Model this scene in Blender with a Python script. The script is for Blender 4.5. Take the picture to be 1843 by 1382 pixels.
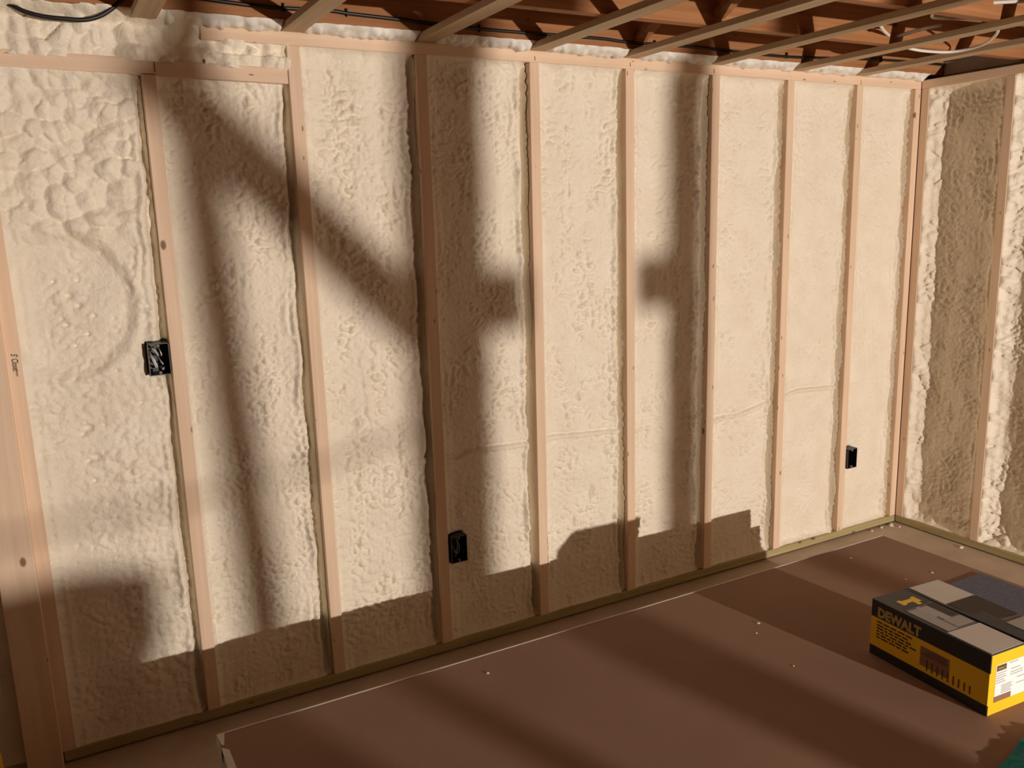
import bpy, bmesh, math, random
import numpy as np
from mathutils import Vector, Matrix

random.seed(7)
for o in list(bpy.data.objects):
    bpy.data.objects.remove(o, do_unlink=True)
scene = bpy.context.scene
COL = scene.collection

# ------------------------------------------------------------------ camera
YAW, PITCH, ROLL = -0.4970, -0.1947, 0.0288
CAM_POS = (0.0991, -2.5999, 1.5377)
F_PX = 1522.0
def _rz(a): c, s = math.cos(a), math.sin(a); return np.array([[c, -s, 0], [s, c, 0], [0, 0, 1]])
def _rx(a): c, s = math.cos(a), math.sin(a); return np.array([[1, 0, 0], [0, c, -s], [0, s, c]])
def _ry(a): c, s = math.cos(a), math.sin(a); return np.array([[c, 0, s], [0, 1, 0], [-s, 0, c]])
Rm = _rz(YAW) @ _rx(PITCH) @ _ry(ROLL)          # columns: right, forward, up
cam_d = bpy.data.cameras.new('camera')
cam_d.sensor_fit = 'HORIZONTAL'; cam_d.sensor_width = 36.0
cam_d.lens = F_PX * 36.0 / 1843.0
cam_d.clip_start = 0.02
cam_o = bpy.data.objects.new('camera', cam_d); COL.objects.link(cam_o)
mw = Matrix.Identity(4)
for r in range(3):
    mw[r][0] = Rm[r, 0]; mw[r][1] = Rm[r, 2]; mw[r][2] = -Rm[r, 1]; mw[r][3] = CAM_POS[r]
cam_o.matrix_world = mw
scene.camera = cam_o

# ------------------------------------------------------------------ world, light, exposure
world = bpy.data.worlds.new('world'); scene.world = world
world.use_nodes = True
bg = world.node_tree.nodes['Background']
bg.inputs[0].default_value = (1.0, 0.8, 0.6, 1); bg.inputs[1].default_value = 0.0
LAMP_POS = (2.64, -6.20, 1.19)                    # the halogen work lamp that lights the room
LAMP_POWER = 1130.0
LAMP_COLOR = (1.0, 0.91, 0.83)
LAMP_RADIUS = 0.029
scene.view_settings.view_transform = 'Standard'
scene.view_settings.look = 'None'
scene.view_settings.gamma = 1.0
scene.view_settings.use_curve_mapping = False
scene.view_settings.exposure = 0.0

# ------------------------------------------------------------------ numpy noise
def _hash(ix, iy, iz, seed):
    h = (ix.astype(np.int64) * 374761393 + iy.astype(np.int64) * 668265263 + iz.astype(np.int64) * 2147483647 + seed * 974634777) & 0xFFFFFFFF
    h = ((h ^ (h >> 13)) * 1274126177) & 0xFFFFFFFF
    h = ((h ^ (h >> 16)) * 2246822519) & 0xFFFFFFFF
    return (h ^ (h >> 15)) & 0xFFFFFFFF
def perlin(x, y, seed=0):
    x = np.asarray(x, float); y = np.asarray(y, float)
    x0 = np.floor(x); y0 = np.floor(y); fx = x - x0; fy = y - y0
    u = fx * fx * fx * (fx * (fx * 6 - 15) + 10); v = fy * fy * fy * (fy * (fy * 6 - 15) + 10)
    def g(dx, dy):
        a = _hash(x0 + dx, y0 + dy, np.zeros_like(x0), seed) / 4294967296.0 * 2 * np.pi
        return np.cos(a) * (fx - dx) + np.sin(a) * (fy - dy)
    a = g(0, 0) * (1 - u) + g(1, 0) * u
    b = g(0, 1) * (1 - u) + g(1, 1) * u
    return (a * (1 - v) + b * v) * 1.5
def fbm(x, y, seed=0, octv=3):
    s = 0; a = 1.0
    for k in range(octv):
        s = s + a * perlin(x * 2 ** k + 17.3 * k, y * 2 ** k - 9.1 * k, seed + k); a *= 0.5
    return s
def worley(x, y, seed=0, jitter=0.9):
    x = np.asarray(x, float); y = np.asarray(y, float)
    x0 = np.floor(x); y0 = np.floor(y)
    f1 = np.full(x.shape, 9.0); f2 = np.full(x.shape, 9.0); rid = np.zeros(x.shape)
    for dx in (-1, 0, 1):
        for dy in (-1, 0, 1):
            h1 = _hash(x0 + dx, y0 + dy, np.zeros_like(x0), seed) / 4294967296.0
            h2 = _hash(x0 + dx, y0 + dy, np.ones_like(x0), seed + 5) / 4294967296.0
            px = x0 + dx + 0.5 + jitter * (h1 - 0.5); py = y0 + dy + 0.5 + jitter * (h2 - 0.5)
            d = np.hypot(x - px, y - py)
            nr = d < f1
            f2 = np.where(nr, f1, np.minimum(f2, d)); rid = np.where(nr, h1, rid); f1 = np.where(nr, d, f1)
    return f1, f2, rid
def sstep(a, b, x):
    t = np.clip((x - a) / (b - a), 0, 1); return t * t * (3 - 2 * t)

# ------------------------------------------------------------------ materials
def new_mat(name):
    m = bpy.data.materials.new(name); m.use_nodes = True
    nt = m.node_tree; return m, nt, nt.nodes['Principled BSDF']
def N(nt, typ, **kw):
    n = nt.nodes.new(typ)
    for k, v in kw.items():
        if k in n.inputs: n.inputs[k].default_value = v
        else: setattr(n, k, v)
    return n
def flat(name, col, rough=0.6, metal=0.0, spec=0.5):
    m, nt, b = new_mat(name)
    b.inputs['Base Color'].default_value = (*col, 1); b.inputs['Roughness'].default_value = rough
    b.inputs['Metallic'].default_value = metal; b.inputs['Specular IOR Level'].default_value = spec
    return m
def speckle(name, c1, c2, scale, rough=0.8, bump=0.0, bscale=None, spec=0.3, detail=4):
    m, nt, b = new_mat(name); L = nt.links
    tc = N(nt, 'ShaderNodeTexCoord')
    no = N(nt, 'ShaderNodeTexNoise', Scale=scale, Detail=detail, Roughness=0.6)
    L.new(tc.outputs['Object'], no.inputs['Vector'])
    rp = N(nt, 'ShaderNodeValToRGB')
    rp.color_ramp.elements[0].position = 0.35; rp.color_ramp.elements[0].color = (*c1, 1)
    rp.color_ramp.elements[1].position = 0.65; rp.color_ramp.elements[1].color = (*c2, 1)
    L.new(no.outputs['Fac'], rp.inputs['Fac']); L.new(rp.outputs['Color'], b.inputs['Base Color'])
    b.inputs['Roughness'].default_value = rough; b.inputs['Specular IOR Level'].default_value = spec
    if bump:
        n2 = N(nt, 'ShaderNodeTexNoise', Scale=bscale or scale * 4, Detail=3.0, Roughness=0.6)
        L.new(tc.outputs['Object'], n2.inputs['Vector'])
        bp = N(nt, 'ShaderNodeBump', Strength=bump, Distance=0.004)
        L.new(n2.outputs['Fac'], bp.inputs['Height']); L.new(bp.outputs['Normal'], b.inputs['Normal'])
    return m
def wood(name, c_light, c_dark, axis, rough=0.65, knots=True, knot_col=(0.16, 0.07, 0.03)):
    """pine lumber: grain stretched along 'axis', darker round knots"""
    m, nt, b = new_mat(name); L = nt.links
    tc = N(nt, 'ShaderNodeTexCoord'); oi = N(nt, 'ShaderNodeObjectInfo')
    sc = {'x': (1.2, 34, 34), 'y': (34, 1.2, 34), 'z': (34, 34, 1.2)}[axis]
    add = N(nt, 'ShaderNodeVectorMath', operation='ADD')
    cmb = N(nt, 'ShaderNodeCombineXYZ')
    mul = N(nt, 'ShaderNodeMath', operation='MULTIPLY'); mul.inputs[1].default_value = 37.0
    L.new(oi.outputs['Random'], mul.inputs[0])
    for k in range(3): L.new(mul.outputs[0], cmb.inputs[k])
    L.new(tc.outputs['Object'], add.inputs[0]); L.new(cmb.outputs[0], add.inputs[1])
    mp = N(nt, 'ShaderNodeMapping'); mp.inputs['Scale'].default_value = sc
    L.new(add.outputs[0], mp.inputs['Vector'])
    no = N(nt, 'ShaderNodeTexNoise', Scale=1.6, Detail=5.0, Roughness=0.55); no.inputs['Distortion'].default_value = 0.5
    L.new(mp.outputs[0], no.inputs['Vector'])
    rp = N(nt, 'ShaderNodeValToRGB')
    rp.color_ramp.elements[0].position = 0.3; rp.color_ramp.elements[0].color = (*c_dark, 1)
    rp.color_ramp.elements[1].position = 0.68; rp.color_ramp.elements[1].color = (*c_light, 1)
    L.new(no.outputs['Fac'], rp.inputs['Fac'])
    col = rp.outputs['Color']
    # slow tone drift per board
    n3 = N(nt, 'ShaderNodeTexNoise', Scale=2.2, Detail=1.0); L.new(add.outputs[0], n3.inputs['Vector'])
    hs = N(nt, 'ShaderNodeHueSaturation')
    mr = N(nt, 'ShaderNodeMapRange'); mr.inputs['To Min'].default_value = 0.88; mr.inputs['To Max'].default_value = 1.1
    L.new(n3.outputs['Fac'], mr.inputs['Value']); L.new(mr.outputs[0], hs.inputs['Value']); L.new(col, hs.inputs['Color'])
    col = hs.outputs['Color']
    if knots:
        mk = N(nt, 'ShaderNodeMapping')
        ks = {'x': (5, 9, 9), 'y': (5, 9, 9), 'z': (9, 9, 5)}[axis]
        mk.inputs['Scale'].default_value = ks
        L.new(add.outputs[0], mk.inputs['Vector'])
        vo = N(nt, 'ShaderNodeTexVoronoi', Scale=1.0); L.new(mk.outputs[0], vo.inputs['Vector'])
        kr = N(nt, 'ShaderNodeMapRange'); kr.inputs['From Min'].default_value = 0.05; kr.inputs['From Max'].default_value = 0.085
        kr.inputs['To Min'].default_value = 0.85; kr.inputs['To Max'].default_value = 0.0
        L.new(vo.outputs['Distance'], kr.inputs['Value'])
        mx = N(nt, 'ShaderNodeMix', data_type='RGBA')
        L.new(kr.outputs[0], mx.inputs[0]); L.new(col, mx.inputs[6]); mx.inputs[7].default_value = (*knot_col, 1)
        col = mx.outputs[2]
    if knots:                                          # nail heads and pin knots
        mk = N(nt, 'ShaderNodeMapping'); mk.inputs['Scale'].default_value = {'x': (8, 26, 26), 'y': (26, 8, 26), 'z': (26, 26, 8)}[axis]
        L.new(add.outputs[0], mk.inputs['Vector'])
        vs = {'x': (3.2, 1, 1), 'y': (1, 3.2, 1), 'z': (1, 1, 3.2)}[axis]
        vo = N(nt, 'ShaderNodeTexVoronoi', Scale=1.0); L.new(mk.outputs[0], vo.inputs['Vector'])
        gt = N(nt, 'ShaderNodeMath', operation='LESS_THAN'); gt.inputs[1].default_value = 0.075
        L.new(vo.outputs['Distance'], gt.inputs[0])
        mm = N(nt, 'ShaderNodeMath', operation='MULTIPLY'); mm.inputs[1].default_value = 0.7; L.new(gt.outputs[0], mm.inputs[0])
        mx = N(nt, 'ShaderNodeMix', data_type='RGBA')
        L.new(mm.outputs[0], mx.inputs[0]); L.new(col, mx.inputs[6]); mx.inputs[7].default_value = (*knot_col, 1)
        col = mx.outputs[2]
    L.new(col, b.inputs['Base Color'])
    b.inputs['Roughness'].default_value = rough; b.inputs['Specular IOR Level'].default_value = 0.25
    bp = N(nt, 'ShaderNodeBump', Strength=0.25, Distance=0.001)
    L.new(no.outputs['Fac'], bp.inputs['Height']); L.new(bp.outputs['Normal'], b.inputs['Normal'])
    return m

PINE_L, PINE_D = (0.82, 0.61, 0.435), (0.74, 0.525, 0.36)
M = {}
M['pine_z'] = wood('pine_upright', PINE_L, PINE_D, 'z')
M['pine_x'] = wood('pine_lengthwise', PINE_L, PINE_D, 'x')
M['pine_y'] = wood('pine_crosswise', PINE_L, PINE_D, 'y')
M['strap'] = wood('strapping_wood', (0.60, 0.445, 0.285), (0.46, 0.325, 0.20), 'y', knots=False)
M['joist'] = wood('old_joist_wood', (0.44, 0.20, 0.080), (0.30, 0.120, 0.042), 'x', knot_col=(0.12, 0.04, 0.02))
M['treated_x'] = wood('treated_lumber_x', (0.45, 0.37, 0.18), (0.33, 0.26, 0.12), 'x', knot_col=(0.1, 0.07, 0.03))
M['treated_y'] = wood('treated_lumber_y', (0.45, 0.37, 0.18), (0.33, 0.26, 0.12), 'y', knot_col=(0.1, 0.07, 0.03))
M['foam'] = speckle('spray_foam', (0.83, 0.73, 0.575), (0.88, 0.79, 0.64), 9.0, rough=0.62, bump=0.7, bscale=110.0, spec=0.35)
M['foam_white'] = speckle('pale_spray_foam', (0.80, 0.75, 0.66), (0.90, 0.86, 0.78), 25.0, rough=0.5, bump=0.3, bscale=90.0, spec=0.4)
M['concrete'] = speckle('concrete_floor', (0.43, 0.325, 0.235), (0.51, 0.39, 0.285), 6.0, rough=0.85, bump=0.15, bscale=80.0)
M['block'] = speckle('concrete_wall', (0.40, 0.36, 0.31), (0.48, 0.43, 0.37), 5.0, rough=0.9)
M['kraft'] = speckle('drywall_face_paper', (0.285, 0.168, 0.112), (0.315, 0.188, 0.127), 3.0, rough=0.85, spec=0.15)
M['gypsum'] = speckle('gypsum_core', (0.72, 0.66, 0.56), (0.80, 0.74, 0.64), 40.0, rough=0.9)
M['paper_tape'] = speckle('paper_end_tape', (0.62, 0.55, 0.46), (0.70, 0.63, 0.54), 30.0, rough=0.7)
M['black_plastic'] = flat('black_plastic', (0.012, 0.011, 0.012), 0.4)
M['black_cable'] = flat('black_cable_sheath', (0.012, 0.010, 0.009), 0.45)
M['white_cable'] = flat('white_cable_sheath', (0.80, 0.76, 0.68), 0.45)
M['red_wire'] = flat('dark_red_wire', (0.10, 0.02, 0.012), 0.5)
M['steel'] = flat('galvanised_steel', (0.45, 0.45, 0.46), 0.35, 1.0)
M['ink'] = flat('marker_ink', (0.02, 0.012, 0.02), 0.7)
M['staple'] = flat('cable_staple', (0.03, 0.025, 0.02), 0.5)
M['yellow_card'] = speckle('yellow_printed_card', (0.86, 0.50, 0.012), (0.90, 0.54, 0.018), 6.0, rough=0.45, spec=0.4)
M['black_card'] = flat('black_printed_card', (0.018, 0.017, 0.018), 0.45)
M['grey_card'] = flat('dark_grey_printed_card', (0.045, 0.043, 0.045), 0.5)
M['white_card'] = speckle('pale_card_patch', (0.66, 0.60, 0.52), (0.70, 0.64, 0.56), 8.0, rough=0.6)
M['label_white'] = flat('white_label_paper', (0.85, 0.83, 0.80), 0.5)
M['print_gray'] = flat('grey_print', (0.42, 0.40, 0.38), 0.6)
M['print_brown'] = flat('brown_print', (0.26, 0.13, 0.07), 0.6)
M['print_dark'] = flat('dark_print', (0.05, 0.03, 0.02), 0.6)
M['print_mid'] = flat('dim_print', (0.16, 0.13, 0.11), 0.6)
M['print_lite'] = flat('pale_grey_print', (0.40, 0.36, 0.32), 0.6)
M['letter_yellow'] = flat('dull_yellow_print', (0.50, 0.33, 0.10), 0.6)
M['letter_dark'] = flat('dark_lettering', (0.07, 0.03, 0.008), 0.6)
M['blue_sheet'] = speckle('blue_grey_sheet', (0.10, 0.105, 0.14), (0.15, 0.155, 0.20), 160.0, rough=0.8, bump=0.3, bscale=300.0)
M['teal'] = speckle('teal_fabric', (0.0, 0.20, 0.22), (0.0, 0.26, 0.28), 40.0, rough=0.75, bump=0.3, bscale=200.0)
M['yellow_can'] = flat('yellow_can_paint', (0.75, 0.45, 0.03), 0.35)
M['lamp_paint'] = flat('yellow_lamp_paint', (0.70, 0.42, 0.03), 0.4)
M['lamp_black'] = flat('black_lamp_stand', (0.02, 0.02, 0.02), 0.5)
M['bulb'] = flat('bulb_glass', (0.9, 0.9, 0.9), 0.2)
M['bin'] = flat('shadow_bin_plastic', (0.20, 0.20, 0.21), 0.5)
M['plaster'] = speckle('plain_plaster', (0.36, 0.25, 0.14), (0.40, 0.28, 0.16), 2.0, rough=0.9)

# ------------------------------------------------------------------ helpers
def link(o, parent=None):
    COL.objects.link(o)
    if parent is not None: o.parent = parent
    return o
def tag(o, label, cat, group=None):
    o['label'] = label; o['category'] = cat
    if group: o['group'] = group
    return o
def obj(name, bm, mat, parent=None, smooth=False):
    me = bpy.data.meshes.new(name); bm.to_mesh(me); bm.free()
    for mm in (mat if isinstance(mat, (list, tuple)) else [mat]): me.materials.append(mm)
    if smooth:
        for p in me.polygons: p.use_smooth = True
    return link(bpy.data.objects.new(name, me), parent)
def empty(name, loc=(0, 0, 0), rz=0.0):
    o = bpy.data.objects.new(name, None); o.empty_display_size = 0.05
    o.location = loc; o.rotation_euler = (0, 0, rz); return link(o)
def struct(o): o['kind'] = 'structure'; return o
def add_box(bm, lo, hi, mi=0, top=(0, 0, 0), bev=0.0):
    """axis box; the four +z corners are moved by 'top' """
    (x0, y0, z0), (x1, y1, z1) = lo, hi
    v = [bm.verts.new((x0, y0, z0)), bm.verts.new((x1, y0, z0)), bm.verts.new((x1, y1, z0)), bm.verts.new((x0, y1, z0))]
    t = Vector(top)
    v += [bm.verts.new(Vector(c) + t) for c in ((x0, y0, z1), (x1, y0, z1), (x1, y1, z1), (x0, y1, z1))]
    fs = [bm.faces.new([v[i] for i in f]) for f in ((3, 2, 1, 0), (4, 5, 6, 7), (0, 1, 5, 4), (1, 2, 6, 5), (2, 3, 7, 6), (3, 0, 4, 7))]
    for f in fs: f.material_index = mi
    if bev > 0:
        es = list({e for f in fs for e in f.edges})
        bmesh.ops.bevel(bm, geom=es, offset=bev, segments=1, affect='EDGES', profile=0.5)
    return v
def box(name, lo, hi, mat, parent=None, bev=0.0, top=(0, 0, 0)):
    bm = bmesh.new(); add_box(bm, lo, hi, 0, top, bev); return obj(name, bm, mat, parent)
def catmull(pts, n=8):
    P = [Vector(p) for p in pts]; P = [P[0] * 2 - P[1]] + P + [P[-1] * 2 - P[-2]]; out = []
    for i in range(1, len(P) - 2):
        for k in range(n):
            t = k / n; a, b, c, d = P[i - 1:i + 3]
            out.append(0.5 * ((2 * b) + (c - a) * t + (2 * a - 5 * b + 4 * c - d) * t * t + (3 * b - a - 3 * c + d) * t ** 3))
    out.append(P[-2]); return out
def add_tube(bm, pts, r, seg=8, cap=True, mi=0):
    pts = [Vector(p) for p in pts]; rings = []; up = Vector((0, 0, 1))
    for i, p in enumerate(pts):
        t = (pts[min(i + 1, len(pts) - 1)] - pts[max(i - 1, 0)]).normalized()
        a = t.cross(up)
        if a.length < 1e-3: a = t.cross(Vector((1, 0, 0)))
        a.normalize(); b = t.cross(a)
        rr = r if not callable(r) else r(i / (len(pts) - 1))
        rings.append([bm.verts.new(p + (a * math.cos(2 * math.pi * k / seg) + b * math.sin(2 * math.pi * k / seg)) * rr) for k in range(seg)])
    for i in range(len(rings) - 1):
        for k in range(seg):
            f = bm.faces.new([rings[i][k], rings[i][(k + 1) % seg], rings[i + 1][(k + 1) % seg], rings[i + 1][k]]); f.smooth = True; f.material_index = mi
    if cap:
        bm.faces.new(rings[0][::-1]); bm.faces.new(rings[-1])
def tube(name, pts, r, mat, parent=None, seg=8, n=8):
    bm = bmesh.new(); add_tube(bm, catmull(pts, n) if n else pts, r, seg); return obj(name, bm, mat, parent)
def add_lathe(bm, prof, c=(0, 0, 0), seg=28):
    rings = [[bm.verts.new((c[0] + r * math.cos(2 * math.pi * k / seg), c[1] + r * math.sin(2 * math.pi * k / seg), c[2] + z)) for k in range(seg)] for r, z in prof]
    for i in range(len(rings) - 1):
        for k in range(seg):
            f = bm.faces.new([rings[i][k], rings[i][(k + 1) % seg], rings[i + 1][(k + 1) % seg], rings[i + 1][k]]); f.smooth = True
    bm.faces.new(rings[0][::-1]); bm.faces.new(rings[-1])
def add_slab(bm, poly, z0, z1, mi=0):
    """extruded polygon in the xy plane"""
    a = [bm.verts.new((x, y, z0)) for x, y in poly]; b = [bm.verts.new((x, y, z1)) for x, y in poly]
    n = len(poly)
    fs = [bm.faces.new(b), bm.faces.new(a[::-1])] + [bm.faces.new([a[i], a[(i + 1) % n], b[(i + 1) % n], b[i]]) for i in range(n)]
    for f in fs: f.material_index = mi
    bmesh.ops.recalc_face_normals(bm, faces=fs)
def grid_obj(name, X, Y, Z, mat, parent=None, flip=False):
    ny, nx = X.shape
    co = np.stack([X, Y, Z], -1).reshape(-1, 3).astype(np.float32)
    i = np.arange(ny * nx).reshape(ny, nx)
    q = np.stack([i[:-1, :-1], i[:-1, 1:], i[1:, 1:], i[1:, :-1]], -1).reshape(-1, 4)
    if flip: q = q[:, ::-1]
    me = bpy.data.meshes.new(name)
    me.vertices.add(len(co)); me.vertices.foreach_set('co', co.ravel())
    me.loops.add(q.size); me.loops.foreach_set('vertex_index', q.ravel().astype(np.int32))
    me.polygons.add(len(q)); me.polygons.foreach_set('loop_start', (np.arange(len(q)) * 4).astype(np.int32))
    me.polygons.foreach_set('use_smooth', np.ones(len(q), bool))
    me.update(calc_edges=True); me.validate()
    me.materials.append(mat)
    return link(bpy.data.objects.new(name, me), parent)
def text_mesh(name, body, size, mat, parent, matrix, bold=0.0, shear=0.0, sx=1.0):
    cu = bpy.data.curves.new(name, 'FONT'); cu.body = body; cu.size = size; cu.offset = bold; cu.shear = shear
    cu.extrude = 0.0003; cu.resolution_u = 3; cu.align_x = 'LEFT'
    t = bpy.data.objects.new(name + '_curve', cu); COL.objects.link(t)
    dg = bpy.context.evaluated_depsgraph_get(); dg.update()
    me = bpy.data.meshes.new_from_object(t.evaluated_get(dg))
    bpy.data.objects.remove(t, do_unlink=True); bpy.data.curves.remove(cu)
    me.name = name
    me.transform(matrix @ Matrix.Diagonal((sx, 1, 1, 1)))
    me.materials.clear(); me.materials.append(mat)
    return link(bpy.data.objects.new(name, me), parent)

# ------------------------------------------------------------------ layout numbers
SP = 0.4064; HW = 0.019                              # stud spacing (16 in) and half width
H = 2.049                                            # underside of the high top plate
PL = 0.038
XR = 3.646                                           # face of the right-hand stud wall
ZS = H + PL                                          # underside of the strapping
ZJ = ZS + 0.019                                      # underside of the joists
HL = 1.951                                           # underside of the lowered top plate
DEPTH = 0.089
ROOM_L, ROOM_F = -2.6, -8.4

# ------------------------------------------------------------------ room shell
fl = struct(box('floor', (ROOM_L - .2, ROOM_F - .2, -0.1), (XR + .35, 0.3, 0.0), M['concrete']))
fl['label'] = 'tan concrete basement floor showing in the gap along the stud walls'
wb = struct(box('wall_back', (ROOM_L - .2, 0.10, 0.0), (XR + .35, 0.25, ZJ), M['block']))
wb['label'] = 'stud wall filled with cream spray foam facing the viewer'
wr = struct(box('wall_right', (XR + 0.10, ROOM_F, 0.0), (XR + 0.25, 0.0995, ZJ), M['block']))
wr['label'] = 'stud wall with spray foam returning on the right'
wl = struct(box('wall_left', (ROOM_L - .15, ROOM_F, 0.0), (ROOM_L, 0.0995, 2.36), M['plaster']))
wf = struct(box('wall_front', (ROOM_L - .15, ROOM_F - .15, 0.0), (XR + 0.25, ROOM_F, 2.36), M['plaster']))
ce = struct(box('ceiling', (ROOM_L - .2, ROOM_F - .2, ZJ + 0.235), (XR + .35, 0.3, ZJ + 0.27), M['joist']))
ce['label'] = 'open joist ceiling with wood strapping underneath'

# joists parallel to the foam wall
JY = [-0.045 - 0.4064 * k for k in range(20)]
for k, y in enumerate(JY):
    box('joist', (ROOM_L, y, ZJ), (XR + 0.34, y + 0.038, ZJ + 0.234), M['joist'], ce, bev=0.002)
box('rim_joist', (XR + 0.08, ROOM_F, ZJ), (XR + 0.118, -0.05, ZJ + 0.234), M['block'], ce)
box('rim_joist', (ROOM_L, 0.11, ZJ), (XR + 0.34, 0.148, ZJ + 0.234), M['joist'], ce)
# cross bridging in the bays nearest the wall
def brace_bar(name, a, b, w, t, mat, parent):
    a, b = Vector(a), Vector(b); d = (b - a).normalized(); s = Vector((1, 0, 0)); n = d.cross(s).normalized()
    bm = bmesh.new(); vs = []
    for p in (a, b):
        vs.append([bm.verts.new(p + s * sx * w / 2 + n * sn * t / 2) for sx, sn in ((-1, -1), (1, -1), (1, 1), (-1, 1))])
    for i in range(4): bm.faces.new([vs[0][i], vs[0][(i + 1) % 4], vs[1][(i + 1) % 4], vs[1][i]])
    bm.faces.new(vs[0][::-1]); bm.faces.new(vs[1])
    bmesh.ops.recalc_face_normals(bm, faces=bm.faces[:])
    return obj(name, bm, mat, parent)
for k in range(0, 4):
    ya, yb = JY[k] + 0.0, JY[k + 1] + 0.038
    brace_bar('cross_bridging', (2.035, yb - .002, ZJ + 0.215), (2.035, ya + .002, ZJ + 0.03), 0.045, 0.019, M['joist'], ce)
    brace_bar('cross_bridging', (1.975, yb - .002, ZJ + 0.03), (1.975, ya + .002, ZJ + 0.215), 0.045, 0.019, M['joist'], ce)
# strapping: 1x3 boards run from the foam wall towards the viewer
STRAPS = [-0.03, 0.378, 0.782, 1.203, 1.612, 2.005, 2.408, 2.836, 3.206]
for k, x in enumerate(STRAPS):
    drift = (0.0, 0.0, 0.015, -0.01, 0.0, -0.02, -0.03, 0.0, 0.0)[k]
    bm = bmesh.new(); v = add_box(bm, (x, ROOM_F + .02, ZS), (x + 0.062, 0.035, ZJ))
    for q in v:
        if q.co.y < -1: q.co.x += drift * 3
    obj('furring_strip', bm, M['strap'], ce)

# ------------------------------------------------------------------ studs and plates, back wall
STUDS = {-2: (-0.813, -0.813), -1: (-0.406, -0.406), 0: (-0.004, -0.004), 1: (0.406, 0.409), 2: (0.816, 0.812), 3: (1.216, 1.218), 4: (1.624, 1.631), 5: (2.036, 2.030),
         6: (2.434, 2.439), 7: (2.841, 2.838), 8: (3.252, 3.247), 9: (3.627, 3.627)}
LOWX = 0.822 - HW                                     # the lowered plate ends at stud 2
for i, (xb, xt) in STUDS.items():
    ztop = HL if i < 2 else H
    box('stud', (xb - HW, 0.0, PL), (xb + HW, DEPTH, ztop), M['pine_z'], wb, bev=0.0015, top=(xt - xb, 0, 0))
box('bottom_plate', (-0.019, 0.0, 0.005), (XR, DEPTH, PL), M['treated_x'], wb, bev=0.002)
box('bottom_plate', (ROOM_L, 0.0, 0.005), (-0.021, DEPTH, PL), M['treated_x'], wb, bev=0.002)
tp = box('top_plate', (0.555, 0.0, H), (XR, DEPTH, ZS), M['pine_x'], wb, bev=0.002)
tpl = box('top_plate', (ROOM_L, 0.0, HL), (LOWX - 0.012, DEPTH, HL + 0.043), M['pine_x'], wb, bev=0.002, top=(0, 0, 0))
# slight fall of the lowered plate to the right
for vtx in tpl.data.vertices: vtx.co.z -= 0.011 * (vtx.co.x / 0.8)
# pencil layout marks on the plates
for (x, z0, z1, par) in ((0.425, HL + .004, HL + .03, tpl), (2.425, H + .004, H + .022, tp), (1.632, H + .006, H + .02, tp), (2.03, H + .008, H + .022, tp), (3.247, H + .003, H + .02, tp)):
    box('pencil_mark', (x, -0.0006, z0), (x + 0.0022, 0.001, z1), M['ink'], par)
# partition end stud standing proud of the wall at the left
box('partition_stud', (-0.111, -0.039, 0.001), (-0.021, -0.0005, HL), M['pine_z'], wb, bev=0.002)
box('partition_stud', (-0.111, 0.0, PL), (-0.0735, DEPTH, HL), M['pine_z'], wb, bev=0.002)

# right wall framing (runs towards the viewer)
RST = [-0.0215, -0.4085, -0.815, -1.221, -1.628, -2.034, -2.441, -2.847, -3.253]
for k, y in enumerate(RST):
    box('stud', (XR, y - HW, PL), (XR + DEPTH, y + HW, H), M['pine_z'], wr, bev=0.0015)
box('bottom_plate', (XR + 0.0005, ROOM_F, 0.005), (XR + DEPTH, -0.0005, PL), M['treated_y'], wr, bev=0.002)
box('top_plate', (XR + 0.0005, ROOM_F, H), (XR + DEPTH, -0.0005, ZS), M['pine_y'], wr, bev=0.002)

# ------------------------------------------------------------------ spray foam
CREASE = [(1.113, .723), (1.195, .718), (1.29, .70), (1.357, .724), (1.604, .712), (1.669, .725), (1.999, .702), (2.08, .692), (2.234, .693), (2.403, .709), (2.47, .678), (2.625, .678), (2.808, .718), (2.884, .725), (2.986, .743), (3.218, .729)]
CX = np.array([c[0] for c in CREASE]); CZ = np.array([c[1] for c in CREASE])
EBOX = [(0.327, 0.385, 1.120, 1.212), (1.241, 1.303, 0.337, 0.434), (3.271, 3.333, 0.340, 0.433)]

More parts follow.
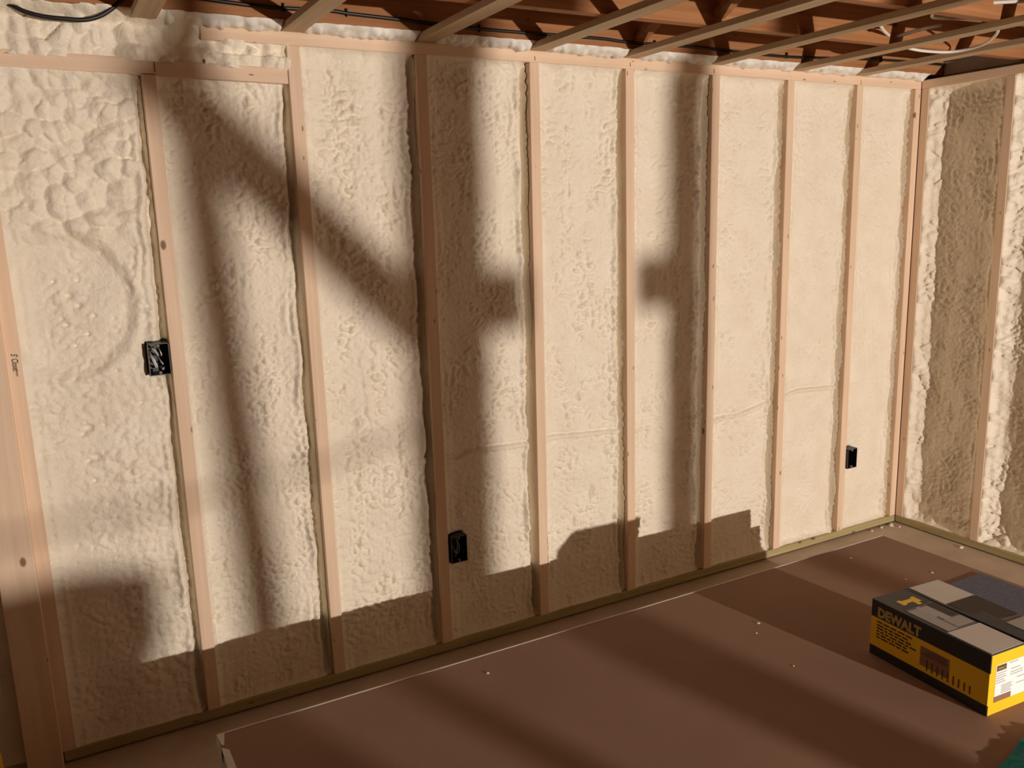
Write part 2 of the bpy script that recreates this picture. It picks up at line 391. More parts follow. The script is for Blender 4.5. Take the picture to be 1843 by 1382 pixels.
def foam_panel(idx, xl, xr, z0, z1, parent, seed, D=0.032, lump=0.004, lscale=0.030, mode='', step=0.005, right=False, climb=True):
    """foam filling one stud bay. u runs along the wall, depth d is measured back from the stud faces"""
    W = xr - xl
    n = int(W / step)
    u = np.linspace(0.0, W - 0.010, n)
    k = 9
    uc = np.concatenate([u, np.linspace(W - 0.008, W - 0.0015, k)])          # last columns climb the far stud
    isc = np.concatenate([np.zeros(n), np.linspace(0.05, 1, k)])
    nz = int((z1 - z0) / step)
    zz = np.linspace(z0, z1, nz)
    U, Zg = np.meshgrid(uc, zz); C = np.meshgrid(isc, zz)[0]
    X = U + xl
    px, pz = X + 11.3 * seed, Zg + 3.7 * seed
    w = fbm(px / 0.16, pz / 0.28, seed, 2)
    d = D + 0.007 * w
    # puffy lumps with sharp valleys
    b1 = np.abs(perlin(px / lscale + 0.6 * w, pz / (lscale * 0.8) + 0.5 * w, seed + 3))
    b2 = np.abs(perlin(px / (lscale * .45), pz / (lscale * .40), seed + 4))
    mask = 0.35 + 0.65 * sstep(-0.25, 0.35, fbm(px / 0.10, pz / 0.22, seed + 9, 2))
    d = d - 2.1 * lump * mask * (1.5 * b1 + 0.8 * b2 - 0.6)
    wob = 0.010 * perlin(pz / 0.13, pz * 0 + seed, seed + 6) + 0.004 * perlin(pz / 0.03, pz * 0 + seed, seed + 7)
    # ridges beside the far stud, then the trench against it
    lumpz = 1 + 0.5 * perlin(pz / 0.022, pz * 0 + 2 * seed, seed + 8)
    wob = wob + 0.009 * perlin(pz / 0.33, pz * 0 + 5 * seed, seed + 16)
    am1 = 0.25 + 0.95 * sstep(-0.35, 0.45, perlin(pz / 0.17, pz * 0 + 7 * seed, seed + 17)); am2 = sstep(-0.1, 0.5, perlin(pz / 0.21, pz * 0 + 9 * seed, seed + 18))
    r1 = W - 0.036 + wob; r2 = W - 0.058 + 1.6 * wob
    d = d + 0.012 * am2 * np.clip(lumpz - 0.7, 0, 1) * np.exp(-((U - r1 + 0.013) / 0.0032) ** 2)
    d = d - 0.013 * am1 * lumpz * np.exp(-((U - r1) / 0.009) ** 2) - 0.008 * am2 * lumpz * np.exp(-((U - r2) / 0.008) ** 2)
    d = d + (0.020 + 0.009 * lumpz) * sstep(W - 0.027 + 0.8 * wob, W - 0.015 + 0.5 * wob, U)
    # fillet on the near stud
    fw = 0.015 + 0.006 * perlin(pz / 0.09, pz * 0 - seed, seed + 11)
    d = d - (D - 0.006) * np.exp(-U / fw) - 0.004 * np.exp(-((U - 0.030) / 0.010) ** 2) * lumpz
    if mode == 'lumpy0':
        # big blobs near the top, a smooth scooped patch below them, small blobs at the right and bottom
        f1, f2, rid = worley(px / 0.048 + 0.5 * w, pz / 0.042 + 0.4 * w, seed + 20)
        blob = np.clip(0.9 - f1, 0, 1) ** 0.8 * (0.5 + rid)
        top = sstep(1.47, 1.56, Zg + 0.04 * w)
        g1, g2, gr = worley(px / 0.026, pz / 0.022, seed + 21)
        sm = np.clip(0.9 - g1, 0, 1) * (0.4 + gr)
        rightside = sstep(0.25, 0.33, U + 0.02 * w)
        mid = sstep(0.98, 1.04, Zg) * (1 - sstep(1.16, 1.2, Zg - 0.25 * (U - 0.15)))
        low = sstep(0.10, 0.24, U) * (1 - sstep(0.86, 0.95, Zg))
        d = d - 0.024 * top * blob - 0.007 * sm * np.maximum(np.maximum(rightside * 0.8, mid), low) * (1 - top)
        rr = np.hypot((U - 0.13) / 0.17, (Zg - 1.33) / 0.20)
        d = d + 0.014 * (1 - sstep(0.86, 1.02, rr)) - 0.004 * np.exp(-((rr - 1.06) / 0.06) ** 2)
        for (pu, pzz, pr) in ((0.13, 1.36, .012), (0.155, 1.33, .008), (0.12, 1.28, .008), (0.19, 1.30, .006), (0.10, 1.40, .006), (0.16, 1.40, .005), (0.14, .985, .013), (0.125, .97, .010), (0.15, .90, .014), (0.13, .89, .009), (0.14, .83, .006), (0.17, 1.25, .006), (.135, 1.22, .006)):
            d = d + 0.010 * np.exp(-(((U - pu) / pr) ** 2 + ((Zg - pzz) / (pr * .8)) ** 2) ** 1.5) * (1 + 0.7 * b2)
    if mode == 'right':
        f1, f2, rid = worley(px / 0.050 + 0.5 * w, pz / 0.046, seed + 20)
        blob = np.clip(1.0 - f1, 0, 1) ** 0.7 * (0.4 + 0.9 * rid)
        near = np.exp(-((U - 0.012) / 0.042) ** 2) * (0.70 + 0.9 * perlin(pz / 0.16, pz * 0, seed + 30))
        low = np.exp(-((Zg - z0) / 0.075) ** 2) * (0.7 + 0.4 * w)
        d = d - 0.040 * blob * np.maximum(near, low)
        d = d - 0.010 * np.exp(-(W - U) / 0.03)
    # foam-covered cable running across the bays
    if not right and xr > 1.05:
        cz = np.interp(X, CX, CZ) + 0.002 * perlin(X / .03, X * 0, 5)
        on = sstep(1.10, 1.16, X) * (1 - sstep(3.21, 3.23, X)) * (1 - 0.75 * sstep(2.05, 2.12, X) * (1 - sstep(2.30, 2.36, X)))
        dz = Zg - cz
        d = d + on * (-0.0085 * np.exp(-(dz / 0.008) ** 2) + 0.008 * np.exp(-((dz - 0.014) / 0.0045) ** 2))
        for hx, hz in ((2.405, .713), (2.81, .724)):
            d = d + 0.03 * np.exp(-(((X - hx) / .008) ** 2 + ((Zg - hz) / .007) ** 2))
    if right and 'crease' in mode: pass
    g1, g2, gr = worley(px / 0.055, pz / 0.055, seed + 40)
    d = d + 0.006 * (gr > 0.45) * np.exp(-(g1 / 0.085) ** 2)
    # meet the plates above and below with a soft fillet
    te = 0.016 + 0.006 * perlin(px / 0.05, px * 0, seed + 12)
    d = d * (1 - np.exp(-(z1 - Zg) / te) * 0.86)
    be = 0.010 + 0.006 * perlin(px / 0.03, px * 0, seed + 13)
    d = d * (1 - np.exp(-(Zg - z0) / be) * 0.75)
    d = np.clip(d, 0.0015 if mode != 'right' else 0.004, 0.084)
    # climb up the far stud side
    dl = d[:, n - 1:n]
    edge = 0.024 + 0.010 * perlin(zz / 0.02, zz * 0, seed + 14)[:, None] + 0.014 * perlin(zz / 0.16, zz * 0, seed + 15)[:, None]
    edge = np.clip(edge, 0.004, 0.05)
    d = np.where(C > 0, dl + (edge - dl) * C ** 0.8, d)
    d = np.clip(d, 0.002, 0.084)
    if not right:
        for (a, b_, c, e) in EBOX:
            ins = (X > a - 0.003) & (X < b_ + 0.003) & (Zg > c - 0.003) & (Zg < e + 0.003)
            d = np.where(ins, 0.082, d)
        return grid_obj('spray_foam', X, d, Zg, M['foam'], parent)
    # right wall: u runs away from the corner towards the viewer
    return grid_obj('spray_foam', XR + d, -0.0025 - X, Zg, M['foam'], parent)

def xs(i): return (STUDS[i][0] + STUDS[i][1]) / 2
cfg = {-2: (0.03, .004, .03, ''), -1: (0.03, .004, .03, ''), 0: (0.024, .003, .04, 'lumpy0'), 1: (0.034, .0050, .028, ''), 2: (0.030, .0058, .036, ''), 3: (0.032, .0042, .026, ''), 4: (0.030, .0052, .034, ''),
       5: (0.032, .0048, .030, ''), 6: (0.034, .0040, .034, ''), 7: (0.032, .0030, .034, ''), 8: (0.030, .0026, .036, '')}
for i in range(-2, 9):
    D, lu, ls, mode = cfg[i]
    a = xs(i) + HW - 0.001; b = xs(i + 1) - HW + 0.001
    if i == -1: b = -0.0735
    foam_panel(i, a, b, PL - .001, (HL if i < 2 else H) + .001, wb, 40 + i, D, lu, ls, mode, step=0.004 if i >= 0 else 0.02)
for k in range(3):
    a = -(RST[k] - HW) - 0.0015; b = -(RST[k + 1] + HW) - 0.0035
    foam_panel(20 + k, a, b, PL - .001, H + .001, wr, 70 + k, 0.062, .005, .03, 'right', step=0.005, right=True)
for k in range(3, 8):
    a = -(RST[k] - HW) - 0.0015; b = -(RST[k + 1] + HW) - 0.0035
    foam_panel(20 + k, a, b, PL - .001, H + .001, wr, 70 + k, 0.062, .005, .03, 'right', step=0.02, right=True)

# foam above the lowered plate
def foam_band(x0, x1, z0, z1, seed, depth, amp, cell, step=0.005, y_top=-0.04, mat='foam'):
    xx = np.arange(x0, x1 + step, step); zz = np.arange(z0, z1 + step / 2, step * 0.8)
    X, Zg = np.meshgrid(xx, zz)
    w = fbm(X / .12, Zg / .1, seed, 2)
    f1, f2, rid = worley(X / cell + 0.5 * w + seed, Zg / (cell * 1.1) + 0.3 * w, seed)
    y = depth - amp * np.clip(0.95 - f1, 0, 1) ** 0.7 * (0.4 + rid) - 0.003 * np.abs(perlin(X / .012, Zg / .012, seed + 1)) + 0.006 * w
    t = (Zg - z0) / (z1 - z0)
    y = y + (y_top - depth) * sstep(0.72, 1.0, t)
    return X, y, Zg
X, y, Zg = foam_band(-0.5, 0.60, HL + .030, ZJ + .004, 91, 0.016, 0.030, 0.042, y_top=-0.030)
y = y + 0.022 * sstep(0.48, 0.57, X) * sstep(2.01, 2.035, Zg)
grid_obj('spray_foam', X, y, Zg, M['foam'], wb)
X, y, Zg = foam_band(0.56, 0.797, HL + .026, H + .002, 92, 0.020, 0.024, 0.03, y_top=0.012)
y = np.where(Zg < 2.015, y - 0.010, y + 0.010)
grid_obj('spray_foam', X, y, Zg, M['foam'], wb)
# pale beads of foam squeezed out between the top plate, strapping and first joist
def bead(x0, x1, seed):
    nu = max(6, int((x1 - x0) / 0.004)); nv = 11
    uu = np.linspace(x0, x1, nu); vv = np.linspace(0, 1, nv)
    X, V = np.meshgrid(uu, vv)
    # path from the plate front edge up and forward to the joist underside
    y = 0.012 - 0.060 * V; z = ZS - 0.003 + 0.024 * V
    w = perlin(X / .05, V * 0 + seed, seed)
    f1, f2, rid = worley(X / 0.028 + seed, V * 1.6, seed)
    bul = (0.003 + 0.019 * np.clip(1 - f1, 0, 1) * (0.3 + rid) + 0.006 * w) * np.sin(np.pi * np.clip(V, 0.0, 1)) ** 0.7
    endf = np.clip(np.minimum(X - x0, x1 - X) / 0.012, 0, 1) ** 0.5
    bul = bul * endf
    y = y - bul * 0.55; z = z - bul * 0.75 + 0.004 * V * w
    return grid_obj('foam_bead', X, y, np.minimum(z, ZJ + 0.002), M['foam_white'], wb)
edges = [0.46] + [v for x in STRAPS[2:] for v in (x - 0.003, x + 0.065)] + [XR - 0.004]
for k in range(0, len(edges) - 1, 2):
    bead(edges[k], edges[k + 1], 100 + k)

# ------------------------------------------------------------------ drywall stack
ST_L, ST_B, ST_F = 0.330, -0.646, -1.866
NSH = 27; TH = 0.0127
rnd = random.Random(3)
for k in range(NSH):
    top6 = k >= NSH - 6
    dx = rnd.uniform(-0.004, 0.004) if k < NSH - 1 else 0.0
    dy = rnd.uniform(-0.003, 0.001) if k < NSH - 1 else 0.0
    xr_ = (2.700 if top6 else 2.748) + dx
    bm = bmesh.new()
    z0 = k * TH + 0.0004; z1 = (k + 1) * TH
    add_box(bm, (ST_L + dx, ST_F + dy, z0), (xr_, ST_B + dy, z1 - 0.0001), 0)
    bm.normal_update()
    for f in bm.faces:
        if abs(f.normal.z) < 0.5: f.material_index = 1
    o = obj('drywall_sheet', bm, [M['kraft'], M['gypsum']])
    if k == NSH - 1:
        tag(o, 'topmost brown-faced drywall sheet carrying the yellow nail box', 'drywall', 'stacked drywall sheets')
        top_sheet = o
    elif top6:
        tag(o, 'drywall sheet just under the topmost one, with the same short right end', 'drywall', 'stacked drywall sheets')
    else:
        tag(o, 'drywall sheet lower in the stack, jutting out at the right end', 'drywall', 'stacked drywall sheets')
ZT = NSH * TH
# raised pale paper edge along the back of the top sheet, torn end tape at the left
box('paper_edge', (ST_L + .012, ST_B - 0.0035, ZT - .002), (2.699, ST_B + 0.0006, ZT + 0.0009), M['paper_tape'], top_sheet)
bm = bmesh.new()
add_slab(bm, [(0.3275, -0.646), (0.346, -0.646), (0.3355, -0.700), (0.3300, -0.693)], ZT - .0002, ZT + 0.0012)
obj('end_tape', bm, M['paper_tape'], top_sheet)
bm = bmesh.new()
add_slab(bm, [(0.3285, -0.706), (0.334, -0.712), (0.343, -0.723), (0.344, -0.80), (0.346, -1.86), (0.328, -1.86), (0.3265, -0.80)], ZT - .0002, ZT + 0.0012)
obj('end_tape', bm, M['paper_tape'], top_sheet)
bm = bmesh.new()
add_slab(bm, [(0.3255, -0.652), (0.3285, -0.652), (0.3285, -0.70), (0.3262, -0.69)], ZT - 0.075, ZT - 0.004)
obj('end_tape', bm, M['paper_tape'], top_sheet)

# ------------------------------------------------------------------ nail box
BL, BW, BH = 0.345, 0.250, 0.157
nb = empty('nail_box', (1.931, -1.534, ZT + 0.0005), math.radians(-3.5))
tag(nb, 'yellow and black cardboard box of nails on the drywall stack', 'box')
bm = bmesh.new()
t = 0.004
# side walls banded black / yellow / black, built as stacked bands of card
bands = ((0.0, 0.17 * BH, 1), (0.17 * BH, 0.70 * BH, 0), (0.70 * BH, BH - 0.002, 1))
def banded_wall(name, lo, hi, all_yellow=False):
    bm = bmesh.new()
    if all_yellow: add_box(bm, (lo[0], lo[1], 0), (hi[0], hi[1], BH - .002), 0)
    else:
        for z0, z1, mi in bands: add_box(bm, (lo[0], lo[1], z0), (hi[0], hi[1], z1), mi)
    return obj(name, bm, [M['yellow_card'], M['black_card']], nb)
side = banded_wall('side_panel', (0, 0, 0), (t, BL, 0))
banded_wall('side_panel', (BW - t, 0, 0), (BW, BL, 0))
end = banded_wall('end_panel', (t, 0, 0), (BW - t, t, 0), True)
banded_wall('end_panel', (t, BL - t, 0), (BW - t, BL, 0), True)
box('base_panel', (t, t, 0.0), (BW - t, BL - t, 0.004), M['yellow_card'], nb)
# top flaps: two meet in the middle with a small gap, the second lifts a little
SEAM = 0.122
fa = box('top_flap', (0, 0, BH - .002), (SEAM, BL, BH + .001), M['grey_card'], nb)
bm = bmesh.new(); v = add_box(bm, (SEAM + .003, 0, BH - .002), (BW, BL, BH + .001))
for q in v:
    if q.co.x < SEAM + .05 and q.co.y < 0.1: q.co.z += 0.005
fb = obj('top_flap', bm, M['grey_card'], nb)
zf = BH + 0.0012
def patch(name, poly, mat, parent, z=zf, th=0.0006):
    bm = bmesh.new(); add_slab(bm, poly, z, z + th); return obj(name, bm, mat, parent)
patch('pale_patch', [(0.005, 0.003), (0.120, 0.003), (0.120, 0.119), (0.005, 0.121)], M['white_card'], fa)
patch('printed_picture', [(0.012, 0.124), (0.116, 0.124), (0.116, 0.256), (0.012, 0.253)], M['print_mid'], fa)
for (a, b_, c, d_, mm) in ((.014, .04, .05, .245, 'print_lite'), (.06, .15, .085, .245, 'print_gray'), (.055, .13, .115, .17, 'print_lite'), (.014, .13, .045, .185, 'print_lite'), (.09, .175, .115, .25, 'print_dark'), (.05, .19, .062, .25, 'print_gray'), (.02, .19, .046, .24, 'print_mid')):
    x0, x1 = sorted((a, c)); y0, y1 = sorted((b_, d_))
    y0 = max(y0, .126)
    patch('printed_picture', [(x0, y0), (x1, y0), (x1, y1), (x0, y1)], M[mm], fa, zf + .0006 + 0.00015 * random.random(), 0.0003)
# yellow nail emblem: a T with a stepped foot
for poly in ([(0.036, 0.276), (0.050, 0.276), (0.050, 0.300), (0.036, 0.300)], [(0.050, 0.281), (0.088, 0.281), (0.088, 0.295), (0.050, 0.295)], [(0.074, 0.262), (0.088, 0.262), (0.088, 0.281), (0.074, 0.281)], [(0.088, 0.274), (0.1, 0.274), (0.1, 0.301), (0.088, 0.301)]):
    patch('emblem', poly, M['yellow_card'], fa)
patch('pale_patch', [(0.133, 0.226), (0.248, 0.228), (0.247, 0.340), (0.135, 0.341)], M['white_card'], fb, BH + .0022)
patch('printed_picture', [(0.14, 0.11), (0.246, 0.105), (0.247, 0.222), (0.14, 0.222)], M['print_dark'], fb, BH + .0030, 0.0008)
patch('printed_picture', [(0.16, 0.02), (0.246, 0.02), (0.246, 0.10), (0.16, 0.108)], M['print_mid'], fb, BH + .0030, 0.0008)
patch('printed_picture', [(0.172, 0.03), (0.24, 0.05), (0.24, 0.085), (0.172, 0.085)], M['print_lite'], fb, BH + .0045, 0.0008)
# lettering on the long side (faces -x; text reads from far end to near end)
def side_m(s, z): # local x runs along -y, local y up, normal -x
    return Matrix(((0, 0, -1, -0.0003), (-1, 0, 0, s), (0, 1, 0, z), (0, 0, 0, 1)))
text_mesh('brand_lettering', 'DEWALT', 0.036, M['letter_yellow'], side, side_m(0.325, BH * 0.735), bold=0.0018, sx=0.92)
# small dim print rows, a picture of stacked nails
rr = random.Random(5)
for r, (zz, n, s1) in enumerate(((.635, 7, .225), (.575, 6, .235), (.52, 6, .225), (.465, 7, .215), (.41, 5, .235), (.355, 6, .22))):
    s = 0.325; bm = bmesh.new()
    while s > s1:
        wd = rr.uniform(.008, .022)
        add_box(bm, (-0.0006, s - wd, BH * (zz - .012)), (0.0002, s, BH * (zz + .016)))
        s -= wd + 0.004
    obj('small_print', bm, M['letter_dark'], side)
bm = bmesh.new()
add_box(bm, (-0.0005, 0.105, BH * .27), (0.0002, 0.188, BH * .60))
obj('printed_picture', bm, M['print_brown'], side)
bm = bmesh.new()
for j in range(5): add_box(bm, (-0.0009, 0.112, BH * (.47 + .025 * j)), (0.0002, 0.183 - .006 * j, BH * (.478 + .025 * j)))
for j in range(9): add_box(bm, (-0.0009, 0.045 + 0.015 * j, BH * .22), (0.0002, 0.048 + 0.015 * j, BH * (.40 - .012 * (8 - j) * .5)))
obj('printed_picture', bm, M['letter_dark'], side)
# shipping label on the near end (faces -y)
def end_slab(name, x0, x1, z0, z1, mat, y=-0.0006):
    return box(name, (x0, y, z0), (x1, 0.0002, z1), mat, end)
end_slab('white_label', 0.022, 0.235, BH * .19, BH * .80, M['label_white'])
end_slab('label_strip', 0.022, 0.082, BH * .19, BH * .285, M['print_brown'], -0.0009)
end_slab('label_tag', 0.024, 0.058, BH * .70, BH * .79, M['print_dark'], -0.0009)
mend = Matrix(((1, 0, 0, 0.027), (0, 0, -1, -0.0011), (0, 1, 0, BH * .722), (0, 0, 0, 1)))
text_mesh('tag_lettering', 'DEWALT', 0.0092, M['letter_yellow'], end, mend, bold=0.0002, sx=0.72)
for r, (x0, x1, zz) in enumerate(((.068, .10, .765), (.024, .060, .655), (.024, .055, .615), (.024, .060, .575), (.024, .052, .535), (.024, .058, .495), (.075, .11, .655), (.075, .12, .60), (.075, .12, .56), (.045, .083, .43), (.045, .080, .40), (.045, .085, .37), (.045, .078, .34), (.045, .082, .31), (.10, .20, .48), (.10, .20, .38))):
    end_slab('label_print', x0, x1, BH * zz, BH * (zz + .016), M['print_gray'], -0.0009)

# blue-grey sheet lying behind the box
bm = bmesh.new(); add_slab(bm, [(2.28, -1.045), (2.675, -1.040), (2.672, -1.50), (2.28, -1.50)], 0, 0.004)
tag(obj('abrasive_sheet', bm, M['blue_sheet']), 'flat blue-grey sheet lying behind the nail box', 'sheet').location = (0, 0, ZT + 0.0006)

# teal cloth at the near edge of the stack
def cloth():
    n = 40; a = np.linspace(0, 1, n); U, V = np.meshgrid(a, a)
    x = U * 0.24; y = -V * 0.2
    e = np.minimum(np.minimum(U, 1 - U), np.minimum(V, 1 - V))
    z = 0.004 + 0.017 * sstep(0, 0.28, e) * (0.7 + 0.5 * fbm(U * 3, V * 3, 8, 2)) + 0.006 * np.abs(perlin(U * 7, V * 7, 3))
    x = x + 0.006 * perlin(V * 2, U * 2, 9); y = y + 0.006 * perlin(U * 2, V * 2, 10)
    return x, y, z
x, y, z = cloth()
tc = grid_obj('work_cloth', x, y, z, M['teal'], None, flip=True)
sm = tc.modifiers.new('thickness', 'SOLIDIFY'); sm.thickness = 0.003; sm.offset = -1
tc.location = (1.745, -1.668, ZT + 0.001); tc.rotation_euler = (0, 0, math.radians(12))
tag(tc, 'crumpled teal cloth in the bottom right corner, on the drywall', 'cloth')

# crumbs of foam and gypsum
cr = [(2.555, -.952, ZT), (2.438, -.94, ZT), (1.818, -.911, ZT), (1.77, -.952, ZT), (1.722, -1.135, ZT), (1.009, -.74, ZT), (2.432, -.73, ZT), (3.60, -.018, 0), (3.525, -.02, 0), (3.605, -.06, 0), (3.61, -.379, 0), (3.45, -.025, 0), (3.58, -.03, 0)]
bm = bmesh.new(); bmesh.ops.create_icosphere(bm, subdivisions=2, radius=1.0)
for v in bm.verts: v.co *= 0.75 + 0.5 * rr.random()
me_c = bpy.data.meshes.new('foam_crumb'); bm.to_mesh(me_c); bm.free(); me_c.materials.append(M['foam_white'])
for k, (cx, cy, cz) in enumerate(cr):
    s = (0.0026 if cz > 0 else 0.0065) * rr.uniform(.7, 1.3)
    o = link(bpy.data.objects.new('foam_crumb', me_c)); o.scale = (s * 1.5, s, s * 0.7); o.location = (cx, cy, cz + s * 0.5); o.rotation_euler = (0, 0, rr.uniform(0, 3))
    if cz > 0: tag(o, 'tiny pale foam crumb scattered on the brown drywall', 'crumb', 'crumbs on the drywall')
    else: tag(o, 'pale foam crumb on the floor against the bottom plate', 'crumb', 'crumbs along the bottom plates')

# ------------------------------------------------------------------ electrical boxes
def elec_box(b, label, wires):
    x0, x1, z0, z1 = b; yf = -0.010; yb = 0.060; t = 0.0022
    e = empty('electrical_box', ((x0 + x1) / 2, 0, z0)); tag(e, label, 'electrical box', 'switch and outlet boxes')
    cx, cz = (x0 + x1) / 2, z0
    bm = bmesh.new()
    for lo, hi in (((x0, yf, z0), (x0 + t, yb, z1)), ((x1 - t, yf, z0), (x1, yb, z1)), ((x0, yf, z0), (x1, yb, z0 + t)), ((x0, yf, z1 - t), (x1, yb, z1)), ((x0, yb - t, z0), (x1, yb, z1))):
        add_box(bm, (lo[0] - cx, lo[1], lo[2] - cz), (hi[0] - cx, hi[1], hi[2] - cz))
    obj('shell', bm, M['black_plastic'], e)
    bm = bmesh.new()                      # thin worn rim
    for lo, hi in (((x0, z0), (x0 + .0016, z1)), ((x1 - .0016, z0), (x1, z1)), ((x0, z1 - .0016), (x1, z1)), ((x0, z0), (x1, z0 + .0016))):
        add_box(bm, (lo[0] - cx, yf - .0006, lo[1] - cz), (hi[0] - cx, yf + .001, hi[1] - cz))
    obj('rim', bm, M['print_mid'], e)
    for sz in (z0 + .004, z1 - .004):     # screw ears
        bm = bmesh.new(); add_tube(bm, [(0, yf - .0004, sz - cz + (.003 if sz < (z0 + z1) / 2 else -.003)), (0, yf + .02, sz - cz + (.003 if sz < (z0 + z1) / 2 else -.003))], 0.0045, 10)
        obj('screw_boss', bm, M['print_mid'], e)
    for pts, r, mm in wires:
        tube('wire', [(px, py, pz) for px, py, pz in pts], r, M[mm], e, 6, 6)
    return e
elec_box(EBOX[0], 'black box on the left side of a stud, crammed with coiled cable', [
    ([(-.020, .05, .08), (-.016, .0, .078), (-.008, -.006, .07), (-.002, .0, .058), (.0, .03, .05)], .0035, 'print_gray'),
    ([(-.022, .03, .07), (-.020, -.004, .055), (-.014, -.006, .035), (-.010, .0, .022), (-.008, .04, .02)], .003, 'print_gray'),
    ([(-.018, .03, .06), (-.015, -.003, .05), (-.009, -.005, .032), (-.006, .01, .02)], .002, 'label_white'),
    ([(.004, .03, .075), (.006, .0, .066), (.008, .002, .058), (.01, .03, .05)], .002, 'label_white'),
    ([(.0, .03, .05), (.004, .0, .04), (.009, .0, .03), (.012, .03, .03)], .0022, 'print_gray'),
    ([(.004, .03, .02), (.008, .0, .016), (.012, .02, .018)], .0032, 'print_lite')])
elec_box(EBOX[1], 'low black box on the right of a stud, in the shadowed lower wall', [
    ([(-.008, .04, .09), (-.004, -.004, .08), (-.010, -.007, .04), (-.013, .0, .02)], .0013, 'print_gray'),
    ([(.004, .03, .07), (.003, -.004, .06), (-.004, -.006, .035), (-.006, .02, .03)], .0013, 'print_gray'),
    ([(-.02, .03, .07), (-.019, -.003, .055), (-.016, -.005, .038), (-.008, .0, .045)], .0012, 'print_gray')])
elec_box(EBOX[2], 'low black box near the right corner on the brightly lit wall', [
    ([(.0, .05, .06), (.002, .02, .05), (.0, .05, .03)], .002, 'print_mid')])

# ------------------------------------------------------------------ cables
c = tube('ceiling_cable', [(0.52, -.050, 2.146), (0.604, -.051, 2.141), (0.732, -.051, 2.137), (0.915, -.051, 2.142), (0.973, -.051, 2.139), (1.131, -.051, 2.135), (1.34, -.051, 2.129), (1.567, -.051, 2.129), (1.864, -.051, 2.132), (1.987, -.051, 2.128), (2.284, -.051, 2.131), (2.644, -.051, 2.126), (2.824, -.051, 2.128), (3.159, -.051, 2.142), (3.489, -.051, 2.15), (3.75, -.051, 2.15)], 0.0055, M['black_cable'])
tag(c, 'long black cable stapled along the joist above the top plate', 'cable')
for sx_ in (0.78, 0.965, 1.4, 2.1, 2.75, 3.3):
    zc = np.interp(sx_, [.732, .915, .973, 1.34, 1.987, 2.284, 2.824, 3.159, 3.489], [2.137, 2.142, 2.139, 2.129, 2.128, 2.131, 2.128, 2.142, 2.15])
    box('staple', (sx_ - .0012, -.0585, zc - .009), (sx_ + .0012, -.0445, zc + .013), M['staple'], c)
c = tube('cable_loop', [(0.06, .02, 2.105), (0.085, -.01, 2.10), (0.105, -.03, 2.091), (0.131, -.035, 2.078), (0.173, -.038, 2.069), (0.217, -.04, 2.067), (0.262, -.04, 2.068), (0.302, -.04, 2.081), (0.338, -.042, 2.106), (0.37, -.052, 2.135)], 0.006, M['black_cable'])
tag(c, 'black cable drooping in front of the foam at the top left', 'cable')
def romex(name, pts, label, r=0.0058):
    o = tube(name, pts, r, M['white_cable'], None, 8, 8); tag(o, label, 'cable', 'white cables in the ceiling'); return o
a = romex('white_cable', [(2.950, -.34, 2.142), (2.906, -.365, 2.137), (2.887, -.411, 2.135), (2.862, -.521, 2.135), (2.852, -.592, 2.135), (2.864, -.634, 2.135)], 'straight white cable end pointing right above the strapping', 0.0062)
tube('stripped_end', [(2.682, -.536, 2.14), (2.747, -.496, 2.138), (2.843, -.445, 2.136)], 0.0055, M['white_cable'], a)
tube('red_wire', [(2.927, -.356, 2.142), (2.885, -.341, 2.142), (2.805, -.383, 2.142), (2.739, -.448, 2.142), (2.71, -.503, 2.142), (2.782, -.474, 2.142)], 0.003, M['red_wire'], a)
romex('white_cable', [(2.995, -.69, 2.15), (2.902, -.679, 2.15), (2.811, -.661, 2.15), (2.781, -.658, 2.152), (2.743, -.693, 2.155), (2.729, -.728, 2.155), (2.771, -.823, 2.155), (2.864, -.913, 2.152), (3.0, -1.05, 2.15)], 'white cable folded back on itself near the top edge')
romex('white_cable', [(2.93, -.385, 2.128), (2.963, -.405, 2.118), (2.995, -.425, 2.105), (3.052, -.441, 2.098), (3.131, -.465, 2.095), (3.168, -.506, 2.096), (3.167, -.582, 2.1), (3.117, -.654, 2.106), (3.059, -.711, 2.115), (2.99, -.75, 2.128)], 'white cable drooping in a long arc near the corner', 0.0052)

# ------------------------------------------------------------------ handwriting on the first stud (reads downwards)
st0 = [o for o in bpy.data.objects if o.name.startswith('stud') and o.parent == wb and abs(o.data.vertices[0].co.x + 0.004) < 0.03][0]
mt = Matrix(((0, 1, 0, -0.0075), (0, 0, -1, -0.0004), (-1, 0, 0, 1.218), (0, 0, 0, 1)))
hw = text_mesh('handwriting', "5' Closet", 0.0215, M['ink'], st0, mt, bold=0.0003, shear=0.25, sx=0.60)
hw['label'] = 'dark handwritten note running down the stud'

# ------------------------------------------------------------------ foam can at the lower left
can = empty('foam_can', (-0.190, -0.20, 0.0)); tag(can, 'yellow can with white cap at the lower left edge', 'can')
bm = bmesh.new(); add_lathe(bm, [(0.036, 0.001), (0.040, 0.006), (0.040, 0.195), (0.033, 0.21), (0.02, 0.217)]); obj('body', bm, M['yellow_can'], can)
bm = bmesh.new(); add_lathe(bm, [(0.026, 0.216), (0.026, 0.245), (0.023, 0.252), (0.008, 0.254)]); obj('cap', bm, M['label_white'], can)

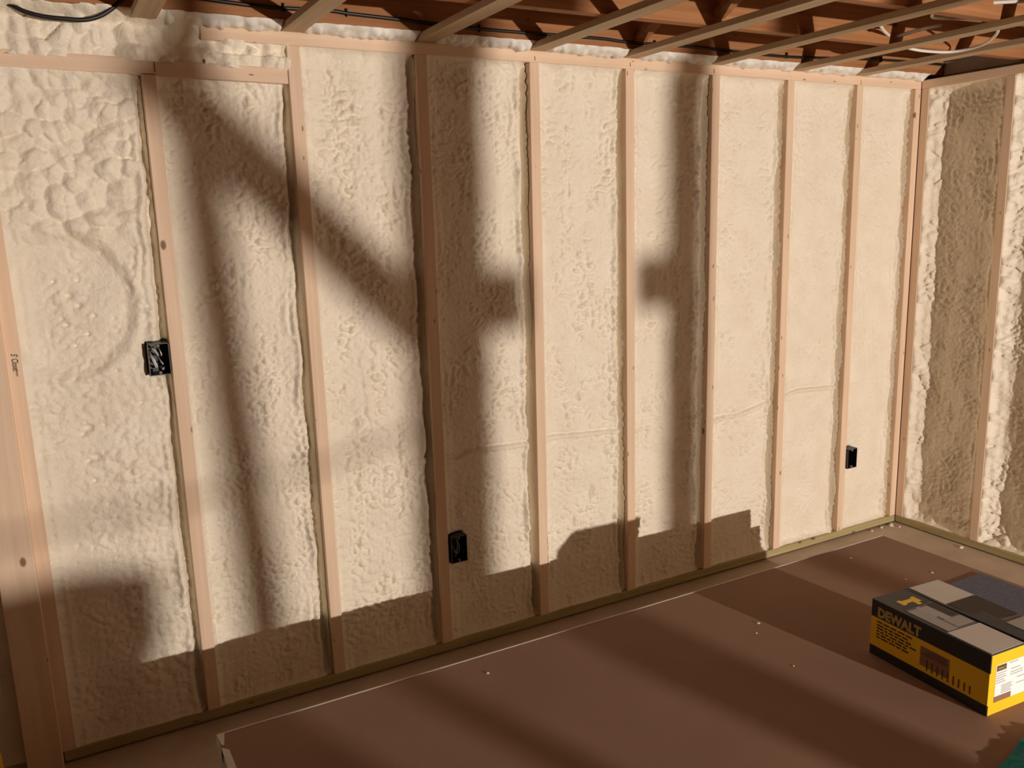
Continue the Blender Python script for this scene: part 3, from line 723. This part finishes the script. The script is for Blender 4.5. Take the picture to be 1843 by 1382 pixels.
# ------------------------------------------------------------------ behind the viewpoint: lamp; unseen frame, bin and cord added for their shadows
lp = empty('work_lamp', (LAMP_POS[0], LAMP_POS[1], 0)); tag(lp, 'halogen work lamp on a folding stand behind the viewpoint', 'lamp')
lz = LAMP_POS[2]
bm = bmesh.new()
hw_, hh_ = 0.085, 0.06
vb = [bm.verts.new(p) for p in ((-.05, -.11, lz - .035), (.05, -.11, lz - .035), (.05, -.11, lz + .035), (-.05, -.11, lz + .035))]
vf = [bm.verts.new(p) for p in ((-hw_, -.028, lz - hh_), (hw_, -.028, lz - hh_), (hw_, -.028, lz + hh_), (-hw_, -.028, lz + hh_))]
bm.faces.new(vb)
for i in range(4): bm.faces.new([vb[i], vf[i], vf[(i + 1) % 4], vb[(i + 1) % 4]])
bmesh.ops.solidify(bm, geom=bm.faces[:], thickness=0.003)
obj('housing', bm, M['lamp_paint'], lp)
tube('pole', [(0, -.08, 0.25), (0, -.08, lz - .05)], 0.012, M['lamp_black'], lp, 10, 0)
for a_ in (0.3, 2.4, 4.5):
    tube('leg', [(0, -.08, 0.32), (0.32 * math.cos(a_), -.08 + 0.32 * math.sin(a_), 0.012)], 0.010, M['lamp_black'], lp, 8, 0)
ld = bpy.data.lights.new('lamp_light', 'SPOT'); ld.spot_size = math.radians(86); ld.spot_blend = 0.3; ld.energy = LAMP_POWER; ld.color = LAMP_COLOR; ld.shadow_soft_size = LAMP_RADIUS
lo = bpy.data.objects.new('lamp_light', ld); COL.objects.link(lo); lo.parent = lp; lo.location = (0, 0, lz); lo.rotation_euler = (math.radians(95), 0, 0)   # aimed at the foam wall, a touch upwards

PY = -4.235
FX = 2.214
fr = empty('shadow_frame', (FX, PY, 0)); tag(fr, 'unseen wooden frame added behind the viewpoint to cast soft wall shadows', 'frame')  # added out of view for the soft upright and diagonal shadows on the foam
def prop(name, pts, w, tk=0.04):
    """upright or sloping shadow-casting board between two points in the plane y = PY"""
    (x0, z0), (x1, z1) = pts; d = Vector((x1 - x0, z1 - z0)).normalized(); nn = Vector((-d.y, d.x)) * w / 2
    bm = bmesh.new(); cs = [(x0 - nn.x, z0 - nn.y), (x0 + nn.x, z0 + nn.y), (x1 + nn.x, z1 + nn.y), (x1 - nn.x, z1 - nn.y)]
    a = [bm.verts.new((cx - FX, -tk / 2, cz)) for cx, cz in cs]; b = [bm.verts.new((cx - FX, tk / 2, cz)) for cx, cz in cs]
    fs = [bm.faces.new(a), bm.faces.new(b[::-1])] + [bm.faces.new([a[i], b[i], b[(i + 1) % 4], a[(i + 1) % 4]]) for i in range(4)]
    bmesh.ops.recalc_face_normals(bm, faces=fs)
    return obj(name, bm, M['pine_z'], fr)
prop('shadow_post', ((2.040, 0.001), (1.959, 1.61)), 0.030)
prop('shadow_post', ((2.208, 0.001), (2.218, ZS - .002)), 0.092)
prop('shadow_post', ((2.539, 0.001), (2.539, ZS - .002)), 0.056)
prop('shadow_brace', ((1.929, 1.444), (2.204, 1.164)), 0.054)
prop('shadow_cleat', ((2.279, 1.174), (2.279, 1.244)), 0.050)
prop('shadow_cleat', ((2.489, 1.184), (2.489, 1.249)), 0.050)
bn = empty('shadow_bin', (1.744, PY, 0)); tag(bn, 'unseen bin-shaped blocker added behind the viewpoint to shade the lower left wall', 'bin')  # unseen blocker, added for the soft shadow low on the left of the wall
bm = bmesh.new(); add_lathe(bm, [(0.11, 0.001), (0.135, 0.90), (0.145, 0.90), (0.145, 0.974), (0.11, 0.984)]); obj('body', bm, M['bin'], bn)
cd = tube('shadow_cord', [(1.40, PY - .05, 1.08), (1.65, PY - .05, 1.051), (1.85, PY - .05, 1.045), (2.05, PY - .06, 1.057), (2.2, PY - .06, 1.084)], 0.0035, M['black_cable']); tag(cd, 'unseen thin cord added behind the viewpoint to cast a shadow line', 'cord')  # added out of view for the thin shadow line across the left bays
